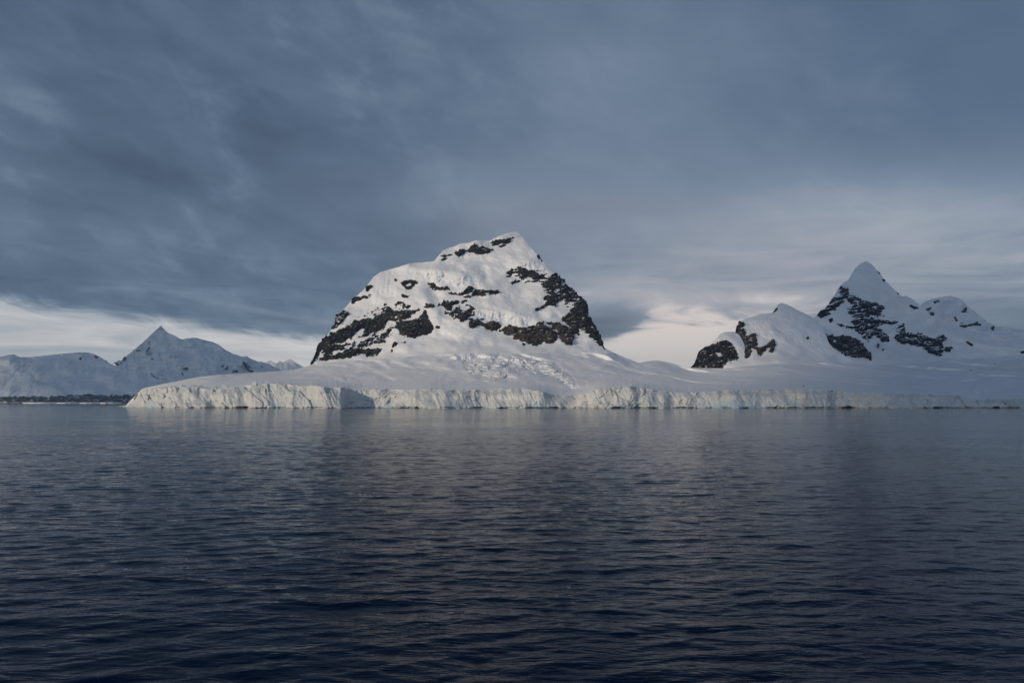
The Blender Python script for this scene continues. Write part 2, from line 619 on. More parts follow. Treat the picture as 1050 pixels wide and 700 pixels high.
    tag(root, 'gently rising white snowfield between the ice cliff and the mountains', 'snowfield', kind='structure')
    o = link_mesh('ice_cliff', P.reshape(-1, 3), grid_faces(n, m).reshape(-1, 4), M_ICE, root)
    o['label'] = 'broken cream and pale blue ice cliff along the water'
    dots = [(824, 395.8, 1.2), (853, 401, 1.0), (995.5, 379.6, 1.6), (1020, 373, 1.2), (573, 358.8, 1.1)]
    for (dx, dy, sz) in dots:
        i = int(round((dx - xs[0]) / res))
        j = int(np.argmin(np.abs(SY[i] - dy)))
        if abs(SY[i, j] - dy) > 1.0:
            continue
        boulder('rock_outcrop', S[i, j], sz * 1.5, M_ROCK, root, dx)
    return root


def boulder(name, pos, size, mat, parent=None, seed=0.0, squash=(1, 1, 0.7), sub=3, amp=0.35):
    import bmesh
    bm = bmesh.new()
    bmesh.ops.create_icosphere(bm, subdivisions=sub, radius=1.0)
    co = np.array([v.co[:] for v in bm.verts])
    d = 1 + amp * fbm(co[:, 0] * 1.3 + seed, co[:, 1] * 1.3 + co[:, 2] * 0.8 + seed, 4, 3) + 0.22 * facets(co[:, 0] * 1.8 + co[:, 1] + seed, co[:, 2] * 1.8 + seed, 6)
    co = co * d[:, None] * np.array(squash) * size
    for v, c in zip(bm.verts, co):
        v.co = c
    me = bpy.data.meshes.new(name)
    bm.to_mesh(me)
    bm.free()
    me.materials.append(mat)
    o = bpy.data.objects.new(name, me)
    COL.objects.link(o)
    o.location = tuple(float(x) for x in pos)
    if parent:
        o.parent = parent
    return o


STEEP_FIELD = [
    ([(382, 370), (392, 369.5), (398, 375), (396, 376.5), (388, 373)], 26, 0.8),
    ([(405, 372), (412, 371), (427, 376.5), (424, 378), (412, 375)], 24, 0.8),
    ([(387, 381), (398, 385), (412, 391), (408, 391.5), (395, 386.5)], 18, 0.8),
    ([(328, 380), (340, 384), (352, 389), (345, 389.5), (333, 385)], 15, 1.0),
    ([(462, 366), (480, 364.5), (500, 364), (512, 366), (510, 368), (490, 367), (465, 368)], 36, 0.7),
    ([(515, 368), (530, 368), (550, 371), (562, 376), (575, 383), (583, 391), (589, 396), (592, 400), (586, 397), (578, 391), (566, 384), (550, 379), (530, 375.5), (516, 374)], 42, 0.9),
    ([(530, 361.5), (545, 365), (560, 368), (558, 369.5), (543, 367)], 26, 0.6),
    ([(495, 372), (505, 374), (500, 383), (490, 384)], 26, 1.0),
    ([(490, 387), (505, 390), (508, 393), (498, 392)], 20, 0.8),
    ([(520, 384), (540, 386), (555, 389), (553, 391), (535, 389.5), (520, 387.5)], 22, 0.8),
    ([(605, 362), (620, 364), (640, 369), (655, 374), (650, 376), (630, 370), (610, 365)], 12, 1.2),
    ([(725, 387), (775, 388), (778, 391), (725, 390)], 12, 1.0),
]
SERACS = [[(455, 364), (480, 362.5), (520, 363), (545, 366), (562, 369), (577, 376), (590, 388), (594, 399), (580, 396), (566, 388),
           (545, 383), (520, 392), (500, 392), (485, 386), (470, 372)]]

glacier = build_glacier()

# ================================================================== main mountain
SIL_MAIN = [(318, 374), (322, 367), (325, 358), (329, 351), (334, 346), (340, 337), (345, 326), (350, 320), (356, 313), (362, 306), (371, 299),
            (376, 293), (383, 284), (390, 279), (398, 276.5), (406, 274.5), (414, 272), (420, 270), (432, 269), (445, 268), (449, 263),
            (454, 257), (462, 253.5), (468, 252), (472, 249.5), (480, 249), (487, 246.5), (494, 246.5), (502, 247), (510, 242.5),
            (518, 240), (524, 238), (530, 237.5), (534, 241), (540, 248), (548, 258), (556, 267), (563, 275), (570, 282), (576, 286),
            (579, 287), (581, 291), (586, 296), (591, 301), (596, 306), (600, 308), (601, 312), (603, 322), (607, 328), (611, 336),
            (615, 345), (617, 352), (619, 356), (626, 359.8), (635, 364), (645, 368), (655, 372.3)]
ROCKS_MAIN = [
    rk([(350, 346), (372, 345), (400, 329), (405, 338), (392, 351), (376, 357), (360, 357), (349, 355)], fleck=-0.22, m=M_ROCK_SNOWY),
    rk([(332, 352), (350, 352), (366, 357), (352, 363), (340, 367), (328, 369)], fleck=-0.15, m=M_ROCK_SNOWY),
    rk([(362, 328), (396, 312), (412, 309), (424, 314), (420, 322), (396, 326)], fleck=-0.3, m=M_ROCK_SNOWY),
    rk([(447, 312), (470, 307), (488, 317), (488, 327), (472, 331), (458, 322)], fleck=-0.2),
    rk([(528, 272), (562, 279), (556, 291), (530, 289), (518, 282)], fleck=-0.3),
    rk([(554, 286), (572, 279), (602, 306), (604, 322), (590, 323), (574, 306), (558, 300)], fleck=-0.12),
    rk([(592, 335), (600, 320), (613, 336), (619, 356), (606, 346)], fleck=0.05),
    rk([(548, 330), (568, 330), (592, 338), (590, 344), (570, 342), (552, 336)], fleck=-0.1, m=M_ROCK_BROWN),
    rk([(503, 249.5), (508, 247), (516, 245.5), (522, 244), (526.5, 243.5), (523, 248), (518, 251), (514, 254), (511, 251.5), (505, 251)],
       holes=[[(511, 249.5), (513, 248.8), (515, 250), (514.5, 252), (512, 252.2)]]),
    rk([(479, 257), (483, 253), (487, 251), (491, 252.5), (497, 254), (506, 256.5), (501, 259.5), (493, 260.5), (486, 259.5), (480, 258)]),
    rk([(467, 259.5), (471, 257), (477, 256), (479, 257.5), (474, 261), (470, 264), (468, 261)]),
    rk([(450, 267.3), (455, 265), (458.5, 264.3), (457, 266.5), (453, 267.6)], big=False),
    rk([(451, 262.5), (455, 261.3), (458, 261.8), (465, 260.6), (460, 263), (455, 263.5)], big=False),
    rk([(404.5, 286.8), (407, 286.3), (407, 287.8), (405, 288.2)], big=False),
    rk([(411, 290), (415, 288.5), (420, 288), (426, 287.5), (428, 290.5), (424, 293), (422, 296), (417, 296.5), (413, 293.5)], big=False,
       holes=[[(415.5, 291.8), (420, 290), (423, 292), (418.5, 293.7)]]),
    rk([(374, 297), (377, 293.5), (380, 294), (382, 293), (380, 296.5), (376, 298.5)]),
    rk([(359.5, 309), (360, 306.5), (366, 304.5), (372, 304.5), (380, 302.5), (378, 305), (370, 306.5), (364, 309.5), (361, 311.5)]),
    rk([(411.5, 302.5), (414, 302), (418, 303.5), (421, 302), (419, 304.5), (413, 305)], big=False),
    rk([(439, 291), (445, 290), (448, 293), (451, 295), (459, 295), (461, 296.5), (455, 297), (450, 297.5), (445, 297.5), (441, 294)]),
    rk([(459, 300.3), (466, 300.5), (474, 301), (476, 298), (480, 294), (486, 295.5), (484, 298.5), (480, 301), (476, 302.2), (470, 302.7), (464, 302)], big=False),
    rk([(483, 303), (487, 298), (492, 297), (502, 298.3), (510, 298.3), (515, 299.5), (510, 301), (503, 302), (497, 303.5), (492, 303), (487, 303.2)]),
    rk([(475, 304.5), (480, 302.8), (486, 303.8), (482, 305.7), (477, 306)], big=False),
    rk([(451, 313.5), (456, 310.5), (462, 309), (470, 309), (468, 311.5), (462, 313.5), (456, 315)]),
    rk([(472, 309.5), (478, 308), (479, 309.2), (474, 310.7)], big=False),
    rk([(456, 316), (464, 316.8), (463, 318.2), (457, 317.7)], big=False),
    rk([(459, 321), (466, 319.5), (468, 316.5), (472, 318), (478, 318.5), (483, 317.5), (486, 320), (482, 322), (476, 321), (470, 322), (463, 322)]),
    rk([(463, 323.5), (470, 323), (478, 323), (486, 323), (480, 325.5), (473, 328), (468, 326)]),
    rk([(472, 329), (477, 328.3), (475, 330.2)], big=False),
    rk([(481, 336), (481, 331), (484, 328.5), (489, 328), (494, 330), (497, 333), (501, 330), (506, 329), (511, 331), (514, 334.5), (511, 338), (504, 339), (499, 337), (494, 334), (488, 334), (484, 336)], m=M_ROCK_BROWN),
    rk([(512, 339.5), (518, 335), (523, 333), (527, 335), (531, 336), (535, 335.5), (540, 336.5), (548, 334), (556, 334), (561, 335.5), (566, 339), (571, 342.5), (572, 346), (568, 351.5), (563, 352), (557, 350.5), (553, 353.5), (548, 354.5), (543, 352.5), (539, 350), (533, 349.5), (531, 348), (527, 347), (526, 343.5), (520, 343.5), (516, 340)], m=M_ROCK_BROWN),
    rk([(565, 332), (570, 331), (575, 333), (577, 338), (573, 340), (568, 337)], m=M_ROCK_BROWN),
    rk([(572, 342), (576, 337), (580, 334.5), (585, 337), (588, 343), (588, 348), (586, 354), (582, 353.5), (577, 350.5), (574, 346)], m=M_ROCK_BROWN),
    rk([(576, 326), (580, 323), (586, 321.5), (584, 317), (588, 315.5), (592, 311.5), (597, 311), (600, 308), (604, 314), (605, 322), (600, 323), (606, 328), (611, 334), (615, 342), (618, 350), (619.5, 357), (615, 354), (611, 350), (607, 343), (602, 339), (596, 337), (592, 335), (594, 341), (593, 343.5), (587, 341.5), (585, 336), (581, 332), (577, 329)],
       holes=[[(605, 332), (610, 336), (609, 339), (606, 335)], [(594, 324), (600, 324.5), (602, 327), (597, 326)]]),
    rk([(556, 292.5), (560, 288.5), (564, 288), (565, 283.5), (569, 279.5), (572, 283), (574, 287), (577, 292), (580, 292), (583, 294), (582, 297), (578, 299), (577, 303), (573, 299.5), (568, 298), (566, 297), (562, 296), (558, 296)]),
    rk([(559, 304), (565, 300), (572, 301.5), (577, 303), (578, 307), (572, 309), (570, 314), (563, 313), (558, 315), (553, 318), (549, 317.5), (553, 315.5), (558, 312.5), (562, 308), (557, 307)]),
    rk([(581, 299), (586, 295), (591, 300), (593, 305), (589, 308), (585, 306), (581, 303)]),
    rk([(596, 307), (600, 307), (600, 310), (597, 312), (594, 310)], big=False),
    rk([(525, 280.5), (531, 277), (535, 275), (542, 277), (548, 279), (553, 282), (560, 281), (557, 285), (551, 288.5), (547, 286), (541, 283.5), (535, 286.5), (533, 284), (537, 281.5), (531, 280)]),
    rk([(519, 279), (523, 277.5), (527, 279), (524, 283), (521, 281)], big=False),
    rk([(523, 290), (530, 287.5), (529, 290), (526, 291.7)], big=False),
    rk([(530, 273), (535, 273.5), (534, 275), (531, 274.5)], big=False),
    rk([(550.5, 262), (553, 262.6), (557, 267), (555.5, 268), (552, 265)], big=False),
    rk([(577, 287), (580, 286.5), (579.5, 290), (577.5, 289.5)], big=False),
    rk([(340, 337), (344, 330), (345.5, 323), (349, 321.5), (354, 320), (357, 321.5), (354, 326), (350, 331), (345, 335)], m=M_ROCK_SNOWY, grow=0.9),
    rk([(331, 349), (335, 344), (338, 342), (344, 341), (352, 337), (358, 333.5), (362, 330), (370, 328.5), (376, 327), (384, 326), (390, 324.5), (395, 322), (396, 318), (399, 314), (401, 316.5), (404, 318.5), (410, 320), (416, 318.5), (421, 318), (421, 325), (415, 327), (408, 328), (404, 329.5), (399, 328), (396, 332), (393, 336), (386, 340), (377, 341.5), (373, 344), (374, 338), (372, 336), (366, 340), (362, 345), (356, 348), (350, 352), (344, 351), (339, 355), (334, 357), (330, 357), (327, 364), (323, 370), (319, 373.5), (318, 371), (323, 364), (326, 355)]),
    rk([(331, 357.5), (337, 354), (344, 354), (349, 354), (347, 357.5), (341, 362.5), (334, 363)]),
    rk([(328, 368), (333, 365.5), (343, 365), (352, 362.5), (358, 361), (362, 358), (369, 358.5), (377, 358.5), (387, 358.5), (391, 357), (390, 361), (387, 363.5), (381, 365), (373, 364.5), (371, 362), (366, 364), (359, 366), (350, 367.5), (340, 368.5), (331, 369.5)]),
    rk([(366, 355), (373, 351), (377, 348), (382, 349), (381, 352), (377, 355), (371, 356)], m=M_ROCK_SNOWY, grow=0.6),
    rk([(383, 351), (388, 346), (394, 342), (398, 338), (401, 338.5), (399, 342.5), (397, 345), (390, 348), (395, 350), (388, 352)], m=M_ROCK_SNOWY, grow=0.6),
    rk([(405, 333), (410, 329), (416, 330), (422, 329), (430, 326), (434, 322), (435, 318), (437, 319), (439, 325), (440, 330), (443, 331), (444, 336), (442, 341), (437, 343.5), (430, 344), (425, 346), (420, 346), (414, 345), (410, 343), (410, 338), (406, 336)]),
    rk([(435, 315), (438, 311.5), (446, 313.5), (445, 314.7), (438, 316.5)], big=False),
    rk([(420, 319), (425, 318.5), (429, 316), (430, 318), (426, 321), (420, 323.5)], big=False),
    rk([(402, 355), (406, 351), (408, 352), (406, 355), (403, 356)], big=False),
    rk([(400, 359), (403, 358.5), (402, 360.5)], big=False),
    rk([(412, 351), (417, 349.3), (415, 352)], big=False),
    rk([(446.5, 335.5), (448, 333.5), (451, 334.5), (450, 337.5), (448, 337)], big=False),
    rk([(412, 313), (414, 311), (415.5, 312.5), (413, 315.5)], big=False),
    rk([(416, 315), (421, 312), (420, 315), (417.5, 317)], big=False),
    rk([(493, 326.8), (496, 326.8), (495, 328.3)], big=False),
    rk([(535.5, 353), (539, 352.5), (538, 354.2)], big=False),
]
STEEP_MAIN = [
    # ice faces that stand up and catch the low light, and softer hollows
    ([(484, 323), (492, 318), (510, 321), (528, 323), (545, 326), (551, 331), (548, 335), (530, 335), (515, 333), (500, 329)], 66, 1.5),
    ([(468, 285), (485, 284), (494, 288), (494, 295), (480, 293), (466, 297), (458, 294)], 58, 2),
    ([(434, 280), (450, 278), (462, 282), (458, 290), (445, 289), (434, 287)], 54, 2),
    ([(535, 268), (548, 268), (560, 275), (563, 283), (555, 280), (545, 277), (536, 274)], 60, 2),
    ([(494, 287), (503, 290), (502, 297), (495, 296)], 27, 1.5),
    ([(548, 320), (560, 322), (563, 332), (553, 333)], 27, 1.5),
    ([(430, 297), (444, 299), (450, 306), (452, 318), (446, 322), (440, 316), (440, 306)], 27, 2),
    ([(420, 270), (446, 269), (470, 273), (480, 282), (455, 278), (425, 276)], 25, 2),
    ([(383, 284), (398, 277), (414, 274), (410, 285), (395, 300), (380, 312), (370, 316)], 52, 4),
    ([(500, 303), (530, 308), (545, 318), (530, 320), (505, 315), (495, 308)], 31, 3),
]


def slope_main(px, py, t):
    low = sstep(t, 0.0, 0.22)
    return 20 + 22 * low + 0 * px


def yb_m(x):
    return curve(APRON_FAR, x) + 6


main_mt = mountain('snow_mountain', 'tall broad mountain in the middle, white snow with many dark rock bands', 'mountain',
                   SIL_MAIN, [(318, 376.5), (340, 373.5), (400, 369), (450, 365), (500, 364.5), (560, 364), (600, 363), (625, 365), (640, 369.5), (655, 373.5)],
                   yb_m, slope_main, ROCKS_MAIN, M_SNOW, 318, 655, 0.45, STEEP_MAIN, seed=1, detail=1.4, strata=lambda x: np.where(x < 470, 22.0, 8.0))

# ================================================================== right group
SIL_HILL = [(737, 379), (741, 376), (745, 372), (750, 362), (753, 348), (755, 337), (757, 331), (764, 327), (772, 325), (780, 322), (790, 321), (794, 319.5), (797, 312.5),
            (801, 310.5), (808, 312.5), (820, 319), (832, 324.5), (839, 330), (846, 341), (850, 352), (858, 360), (870, 367), (884, 373)]
ROCKS_HILL = [
    rk([(746, 366), (752, 352), (752.5, 342), (754, 334), (756.5, 330), (760, 330.5), (762.5, 331.5), (762, 336), (764, 341), (765, 346), (768, 344), (771, 343), (775, 343.5), (775, 347), (777, 349), (776, 354), (775, 357), (771, 358), (770, 362), (768, 366), (765, 367), (763, 362), (761, 358.5), (756, 359), (752, 364), (744, 372.5), (739, 378), (735, 378.5), (744, 369)],
       m=M_ROCK_BROWN, grow=0.5),
    rk([(776, 358), (780, 356.5), (785, 354), (788, 352.5), (791, 349), (793, 348.5), (794, 351.5), (796.5, 353.5), (793.5, 356.5), (792, 361.5), (789.5, 360), (788, 355.5), (784, 360), (780, 364), (777, 364)], m=M_ROCK_BROWN),
    rk([(793, 320), (795.5, 316.5), (797.2, 315.8), (795.5, 319)], big=False),
    rk([(827, 346), (829, 346), (829, 348), (827.5, 348)], big=False),
    rk([(840.3, 343.8), (841.8, 343.8), (841.5, 345.2)], big=False),
]


def yb_hill(x):
    return curve(APRON_FAR, x) + 6 + 0.02 * (x - 800) ** 2


hill = mountain('snow_hill', 'smooth rounded snow dome with a ragged brown rock face on its left end', 'hill',
                SIL_HILL, [(737, 379.5), (760, 378), (800, 374), (850, 374), (884, 376)], yb_hill,
                lambda px, py, t: 17 + 24 * sstep(t, 0.05, 0.5) + 0 * px, ROCKS_HILL, M_SNOW, 737, 884, 0.5,
                [([(758, 331), (770, 328), (785, 330), (795, 345), (790, 350), (775, 342), (765, 340)], 56, 3)], seed=4, jag=0.15, rough=0.8, body=4.0, detail=1.4)

SIL_KNOLL = [(705, 379.5), (708, 377), (711, 373.5), (713, 370), (716, 361), (721, 357), (728, 353), (733, 348), (739, 342), (744, 340), (752, 340), (758, 343), (763, 352), (766, 366), (768, 379.5)]
knoll = mountain('rocky_knoll', 'small blue black rock knoll with a snow cap left of the snow dome', 'knoll',
                 SIL_KNOLL, [(705, 380.5), (768, 380.5)], lambda x: 2150 + 0 * x,
                 lambda px, py, t: 45 + 0 * px + 0 * t,
                 [rk([(703, 380), (708, 376.5), (712, 372), (715.5, 362), (721, 357.5), (730, 353.5), (736, 351.5), (741, 349), (746, 349.5), (750, 353), (754, 358), (757, 366), (757, 382), (730, 383), (703, 383)],
                     n='rock_face', holes=[[(733, 362), (737, 361), (741, 363), (738, 365.5), (735, 365)]])],
                 M_SNOW, 705, 768, 0.5, seed=6, rockmat=M_ROCK, jag=0.2)

SIL_PEAK = [(812, 376), (818, 350), (828, 334), (838, 323), (840, 320), (845, 317), (849, 313), (853, 306), (857, 301), (860, 295), (865, 290), (870, 287), (873, 281), (877, 275),
            (883, 269.8), (888, 267.7), (893, 270), (898, 276), (903, 281), (907, 287), (914, 294), (920, 300), (926, 304.5), (929, 303), (934, 305.5), (940, 310),
            (948, 317), (955, 325), (965, 333), (975, 341), (985, 347), (1000, 352), (1020, 355), (1050, 357), (1160, 357), (1240, 366), (1330, 386), (1380, 400)]
ROCKS_PEAK = [
    rk([(839, 323), (852, 309), (862, 296), (869, 295), (870, 302), (862, 314), (848, 324)], fleck=-0.05, m=M_ROCK_BROWN),
    rk([(837, 323), (840, 318), (846, 316), (851, 314), (855, 312), (858, 310), (861, 306), (865, 302.5), (867, 303), (863, 308.5), (860, 313), (855, 317), (848, 322), (843, 326)]),
    rk([(860, 296.3), (862, 294), (864, 295), (861.5, 297.3)], big=False),
    rk([(867, 297), (869, 295.8), (868.7, 299), (867, 300.5)], big=False),
    rk([(851, 311), (855, 304), (856.3, 305), (853, 311.3)], big=False),
    rk([(866, 304), (872, 303), (878, 304.5), (884, 309), (893, 310), (900, 312), (906, 314.5), (905, 318), (903, 321), (906, 324), (897, 324.5), (893, 322.5), (890, 326), (880, 327.5), (874, 325), (870, 320), (869, 316), (873, 313), (870, 308)],
       m=M_ROCK_SNOWY, fleck=0.26, grow=0.6),
    rk([(859, 332.5), (868, 334), (876, 334), (872, 329), (880, 326.5), (895, 326), (905, 329), (915, 329.7), (921, 330.3), (915, 332.3), (905, 332.3), (897, 335), (902, 337), (905, 340), (912, 345), (911, 350), (905, 350.5), (901, 346), (895, 343), (894, 349), (890, 350.5), (884, 346), (880, 340), (873, 337), (866, 335.5)],
       m=M_ROCK_SNOWY, fleck=0.44, grow=0.4),
    rk([(850, 328), (853, 326.5), (855, 329), (852, 331)], big=False),
    rk([(917, 346), (921, 342), (928, 341), (936, 342.5), (945, 342), (950, 345), (956, 347.5), (962, 345), (967, 344), (971, 347), (966, 351), (967, 356), (977, 356), (974, 361), (968, 359.5), (966, 364), (960, 364.5), (953, 361.5), (948, 358), (946, 356), (940, 355), (934, 353), (925, 352), (919, 349)],
       m=M_ROCK_SNOWY, fleck=0.48, grow=0.4),
    rk([(922, 332), (926.5, 332), (929, 339), (925, 341), (917, 339), (921, 336)], m=M_ROCK_SNOWY, fleck=0.1),
    rk([(899, 278), (902.5, 279), (902, 281.4)], big=False),
    rk([(905, 286.5), (907.5, 287.3), (906, 289)], big=False),
    rk([(919, 299.3), (922, 300.5), (920.5, 302)], big=False),
    rk([(931, 312.3), (935, 312.8), (941, 316), (937, 317)], big=False),
    rk([(990, 349.8), (994, 351), (998.5, 354), (996, 354.8), (992, 352.3)], big=False),
    rk([(847, 342.5), (850, 344), (858, 345.5), (862, 344.5), (870, 346), (879, 348), (884, 352), (888, 358), (893, 363), (893.5, 368.7), (885, 367.3), (870, 365), (862, 360.5), (855, 356.5), (850, 351)],
       l='large smooth edged black rock below the speckled rock bands'),
    rk([(899, 354), (902, 353), (901, 356.7), (899.5, 356)], big=False),
    rk([(904, 358.3), (906.3, 357.8), (905.7, 359.7)], big=False),
    rk([(1045.5, 360.3), (1051, 360.8), (1051, 362.6), (1047, 362.2)], big=False),
]


def yb_peak(x):
    return curve([(812, 2330), (850, 2240), (900, 2240), (960, 2280), (1050, 2290), (1160, 2340)], x)


peak = mountain('snow_peak', 'sharp pointed snow peak at the right with speckled black rock bands', 'mountain',
                SIL_PEAK, [(812, 377), (850, 374.5), (900, 376), (940, 374.5), (1000, 370.5), (1050, 366.5), (1160, 362), (1260, 373), (1340, 393), (1380, 403)], yb_peak,
                lambda px, py, t: 18 + 24 * sstep(t, 0.05, 0.4) + 0 * px, ROCKS_PEAK, M_SNOW, 812, 1378, 0.5,
                [([(866, 300), (888, 268), (900, 285), (920, 303), (900, 310), (880, 304)], 50, 3)], seed=9, rough=0.9, jag=0.35, body=3.0, detail=1.6, top_ease=46.0)

SIL_RIDGE = [(925, 330), (935, 320), (945, 312), (950, 308.5), (957, 306.5), (965, 304.5), (972, 303.3), (980, 304.5), (988, 308.5), (992, 314), (998, 318), (1003, 322), (1010, 328), (1018, 333), (1022, 334.3),
             (1035, 336), (1050, 338.5), (1080, 341), (1120, 346), (1160, 352), (1230, 366), (1280, 375)]
ROCKS_RIDGE = [
    rk([(985.5, 319.2), (988, 317.5), (990.7, 316.8), (990.8, 320.3), (987, 320)], big=False),
    rk([(984, 333.3), (988, 333.8), (994, 332.3), (996, 331.3), (1001, 331.6), (1005.5, 333), (1003, 334.3), (997, 333.7), (992, 334.2), (988, 337), (987, 334.8)], big=False),
    rk([(985, 331), (988.5, 330.6), (988, 331.8), (985.5, 332)], big=False),
    rk([(1016.5, 335.3), (1019, 336.2), (1018.3, 338.2), (1016.6, 337.3)], big=False),
    rk([(978.5, 324.5), (980, 325), (981.5, 329), (980, 329)], big=False),
    rk([(949.5, 317), (955.3, 314.7), (954, 317.3), (951, 318.3)], big=False),
    rk([(952.5, 319), (956, 320.7), (958.5, 324.3), (954, 322.3)], big=False),
    rk([(957, 309), (962, 307.8), (963, 308.7), (958, 311)], big=False),
]
ridge = mountain('snow_mountain', 'pale hump backed mountain behind the pointed peak at the far right', 'mountain',
                 SIL_RIDGE, [(925, 372), (1160, 372), (1280, 379)], lambda x: 4600 + 0 * x,
                 lambda px, py, t: 38 + 0 * px + 0 * t, ROCKS_RIDGE, M_SNOW, 925, 1276, 0.5, seed=12, rough=1.8, jag=0.8, body=3.0, detail=1.8)

# ================================================================== far left
SIL_PYR = [(95, 384), (104, 381), (112, 378), (120, 374), (128, 366), (138, 358), (148, 349.5), (156, 342), (163, 335.5), (165, 333.5), (167, 336), (172, 341), (180, 344), (186, 348), (192, 347),
           (200, 346), (206, 347.5), (218, 350.5), (224, 353), (232, 359), (240, 363), (249, 365.8), (253, 364.8), (258, 368), (264, 370.5), (270, 371), (275, 373), (282, 376), (292, 381), (305, 387)]
ROCKS_PYR = [
    rk([(118.5, 374), (126, 369), (135, 364.5), (140, 360), (144, 356.5), (145.5, 358), (139, 363.5), (133, 367.5), (127, 370.5), (121, 375)], grow=0.4, fleck=0.4),
    rk([(147, 361), (151, 357), (154, 356), (151, 360), (148, 361.7)], fleck=0.45, grow=0.1),
    rk([(152, 350.5), (153.5, 349.5), (154, 353.5), (152.5, 353.5)], fleck=0.45, grow=0.1),
    rk([(155, 367.5), (158, 366.5), (158.3, 369.7), (155.5, 370.3)], fleck=0.45, grow=0.1),
    rk([(164.5, 368.5), (166.5, 368.3), (166, 370)], fleck=0.45, grow=0.1),
    rk([(186.3, 377), (190, 376.3), (193.5, 375.7), (193.3, 378), (189, 379.4)], fleck=0.45, grow=0.1),
    rk([(186.5, 381), (189, 382.5), (190.7, 384.7), (188, 384.3)], fleck=0.45, grow=0.1),
    rk([(154, 381), (158, 384), (161.5, 388), (161.3, 391.5), (158.5, 387.5), (155, 383)], fleck=0.45, grow=0.1),
    rk([(223, 370.7), (228, 373.5), (233, 376), (238, 377), (235, 379), (231, 381), (227, 376)], fleck=0.45, grow=0.1),
    rk([(248, 368.5), (252, 372), (257, 376), (261.5, 380.5), (258, 382), (253, 379), (249, 373)], fleck=0.45, grow=0.1),
    rk([(231, 381.5), (238, 380.5), (244, 379.5), (243, 382.5), (235, 383)], fleck=0.45, grow=0.1),
    rk([(265, 376), (269, 376.3), (268, 377.6)], fleck=0.45, grow=0.1),
]
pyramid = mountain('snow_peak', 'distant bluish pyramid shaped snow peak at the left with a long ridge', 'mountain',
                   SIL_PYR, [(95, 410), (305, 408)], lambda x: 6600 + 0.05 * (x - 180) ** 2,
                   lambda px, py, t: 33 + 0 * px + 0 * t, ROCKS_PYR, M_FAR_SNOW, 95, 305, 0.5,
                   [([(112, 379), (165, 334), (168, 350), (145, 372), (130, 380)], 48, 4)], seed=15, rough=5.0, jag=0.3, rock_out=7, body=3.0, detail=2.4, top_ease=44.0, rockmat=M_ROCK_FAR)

SIL_FAR = [(240, 384), (255, 378), (264, 374.5), (270, 372.3), (275, 369.8), (278, 369.5), (283, 373), (287, 369.3), (290, 372), (294, 369), (298, 367.8), (301, 370), (306, 373.5), (313, 377), (325, 383), (350, 395)]
far_ridge = mountain('snow_peak', 'faint row of tiny snow summits beyond the long ridge, left of centre', 'mountain',
                     SIL_FAR, [(240, 408), (350, 408)], lambda x: 9500 + 0 * x,
                     lambda px, py, t: 40 + 0 * px + 0 * t,
                     [rk([(269, 376), (272, 375), (271, 377.5)], big=False)], M_FAR_SNOW, 240, 350, 0.5, seed=18, rough=2, jag=0.4, body=1.5)

SIL_LHILL = [(-430, 410.5), (-380, 404), (-310, 394), (-240, 389), (-170, 383), (-120, 380), (-80, 376), (-60, 373), (-30, 369), (0, 366), (8, 364), (14, 363), (20, 366), (30, 366), (50, 364), (70, 362), (80, 361), (88, 361), (96, 362.5), (103, 366), (110, 371), (118, 375), (128, 378),
             (140, 380), (152, 385), (165, 390), (180, 397), (200, 406), (210, 411)]
STRIP_TOP = [(-430, 408), (-300, 406.5), (-220, 407), (-140, 405.6), (-80, 406), (-40, 407), (0, 406.2), (12, 406.6), (22, 407.2), (34, 405.6), (48, 406.2), (58, 406.8), (66, 405.8), (80, 405), (96, 404.6), (108, 405.6), (125, 405.2), (150, 406), (200, 408)]
ROCKS_LHILL = [
    rk(STRIP_TOP + [(200, 414), (-430, 414)], n='shore_cliff', fleck=0.7, m=M_SHORE, l='low dark cliff along the far shore'),
    rk([(97.5, 365.6), (100, 366), (100.4, 368), (98, 367.7)], big=False),
    rk([(108, 369.8), (111, 370.6), (110, 371.7)], big=False),
    rk([(81, 367), (84, 366), (83.5, 369.5), (81.5, 369)], big=False, fleck=0.2),
]
lhill = mountain('snow_hill', 'wide low white hill with a flat rounded top at the left edge', 'hill',
                 SIL_LHILL, [(-430, 413), (210, 413)], lambda x: 5000 + 0 * x,
                 lambda px, py, t: 28 + 0 * px + 0 * t, ROCKS_LHILL, M_FAR_SNOW, -425, 205, 0.5, seed=21, rough=2.4, jag=0.12, body=5.0, detail=1.8, rock_angle=65)

SIL_LRISE = [(-170, 411), (-140, 400), (-110, 387), (-80, 381), (-20, 381.5), (0, 382), (15, 383.3), (25, 386), (35, 390), (42, 393.5), (50, 394), (56, 397), (64, 402), (72, 408), (80, 411)]
lrise = mountain('snow_hill', 'small snow shoulder in front of the wide low hill at the left edge', 'hill',
                 SIL_LRISE, [(-170, 412.6), (80, 412.6)], lambda x: 4900 + 0 * x,
                 lambda px, py, t: 30 + 0 * px + 0 * t,
                 [rk([(-80, 406.5), (-40, 407), (0, 406.5), (10, 407.2), (20, 407.4), (30, 406.3), (45, 407), (60, 406.8), (80, 408), (80, 414), (-170, 414), (-170, 409)], n='shore_cliff', fleck=0.7, m=M_SHORE)],
                 M_FAR_SNOW, -168, 78, 0.5, seed=24, rough=1.6, jag=0.1, body=4.0, rock_angle=65,
                 steep=[([(8, 400), (25, 392), (34, 394), (22, 404), (10, 405)], 50, 2)])


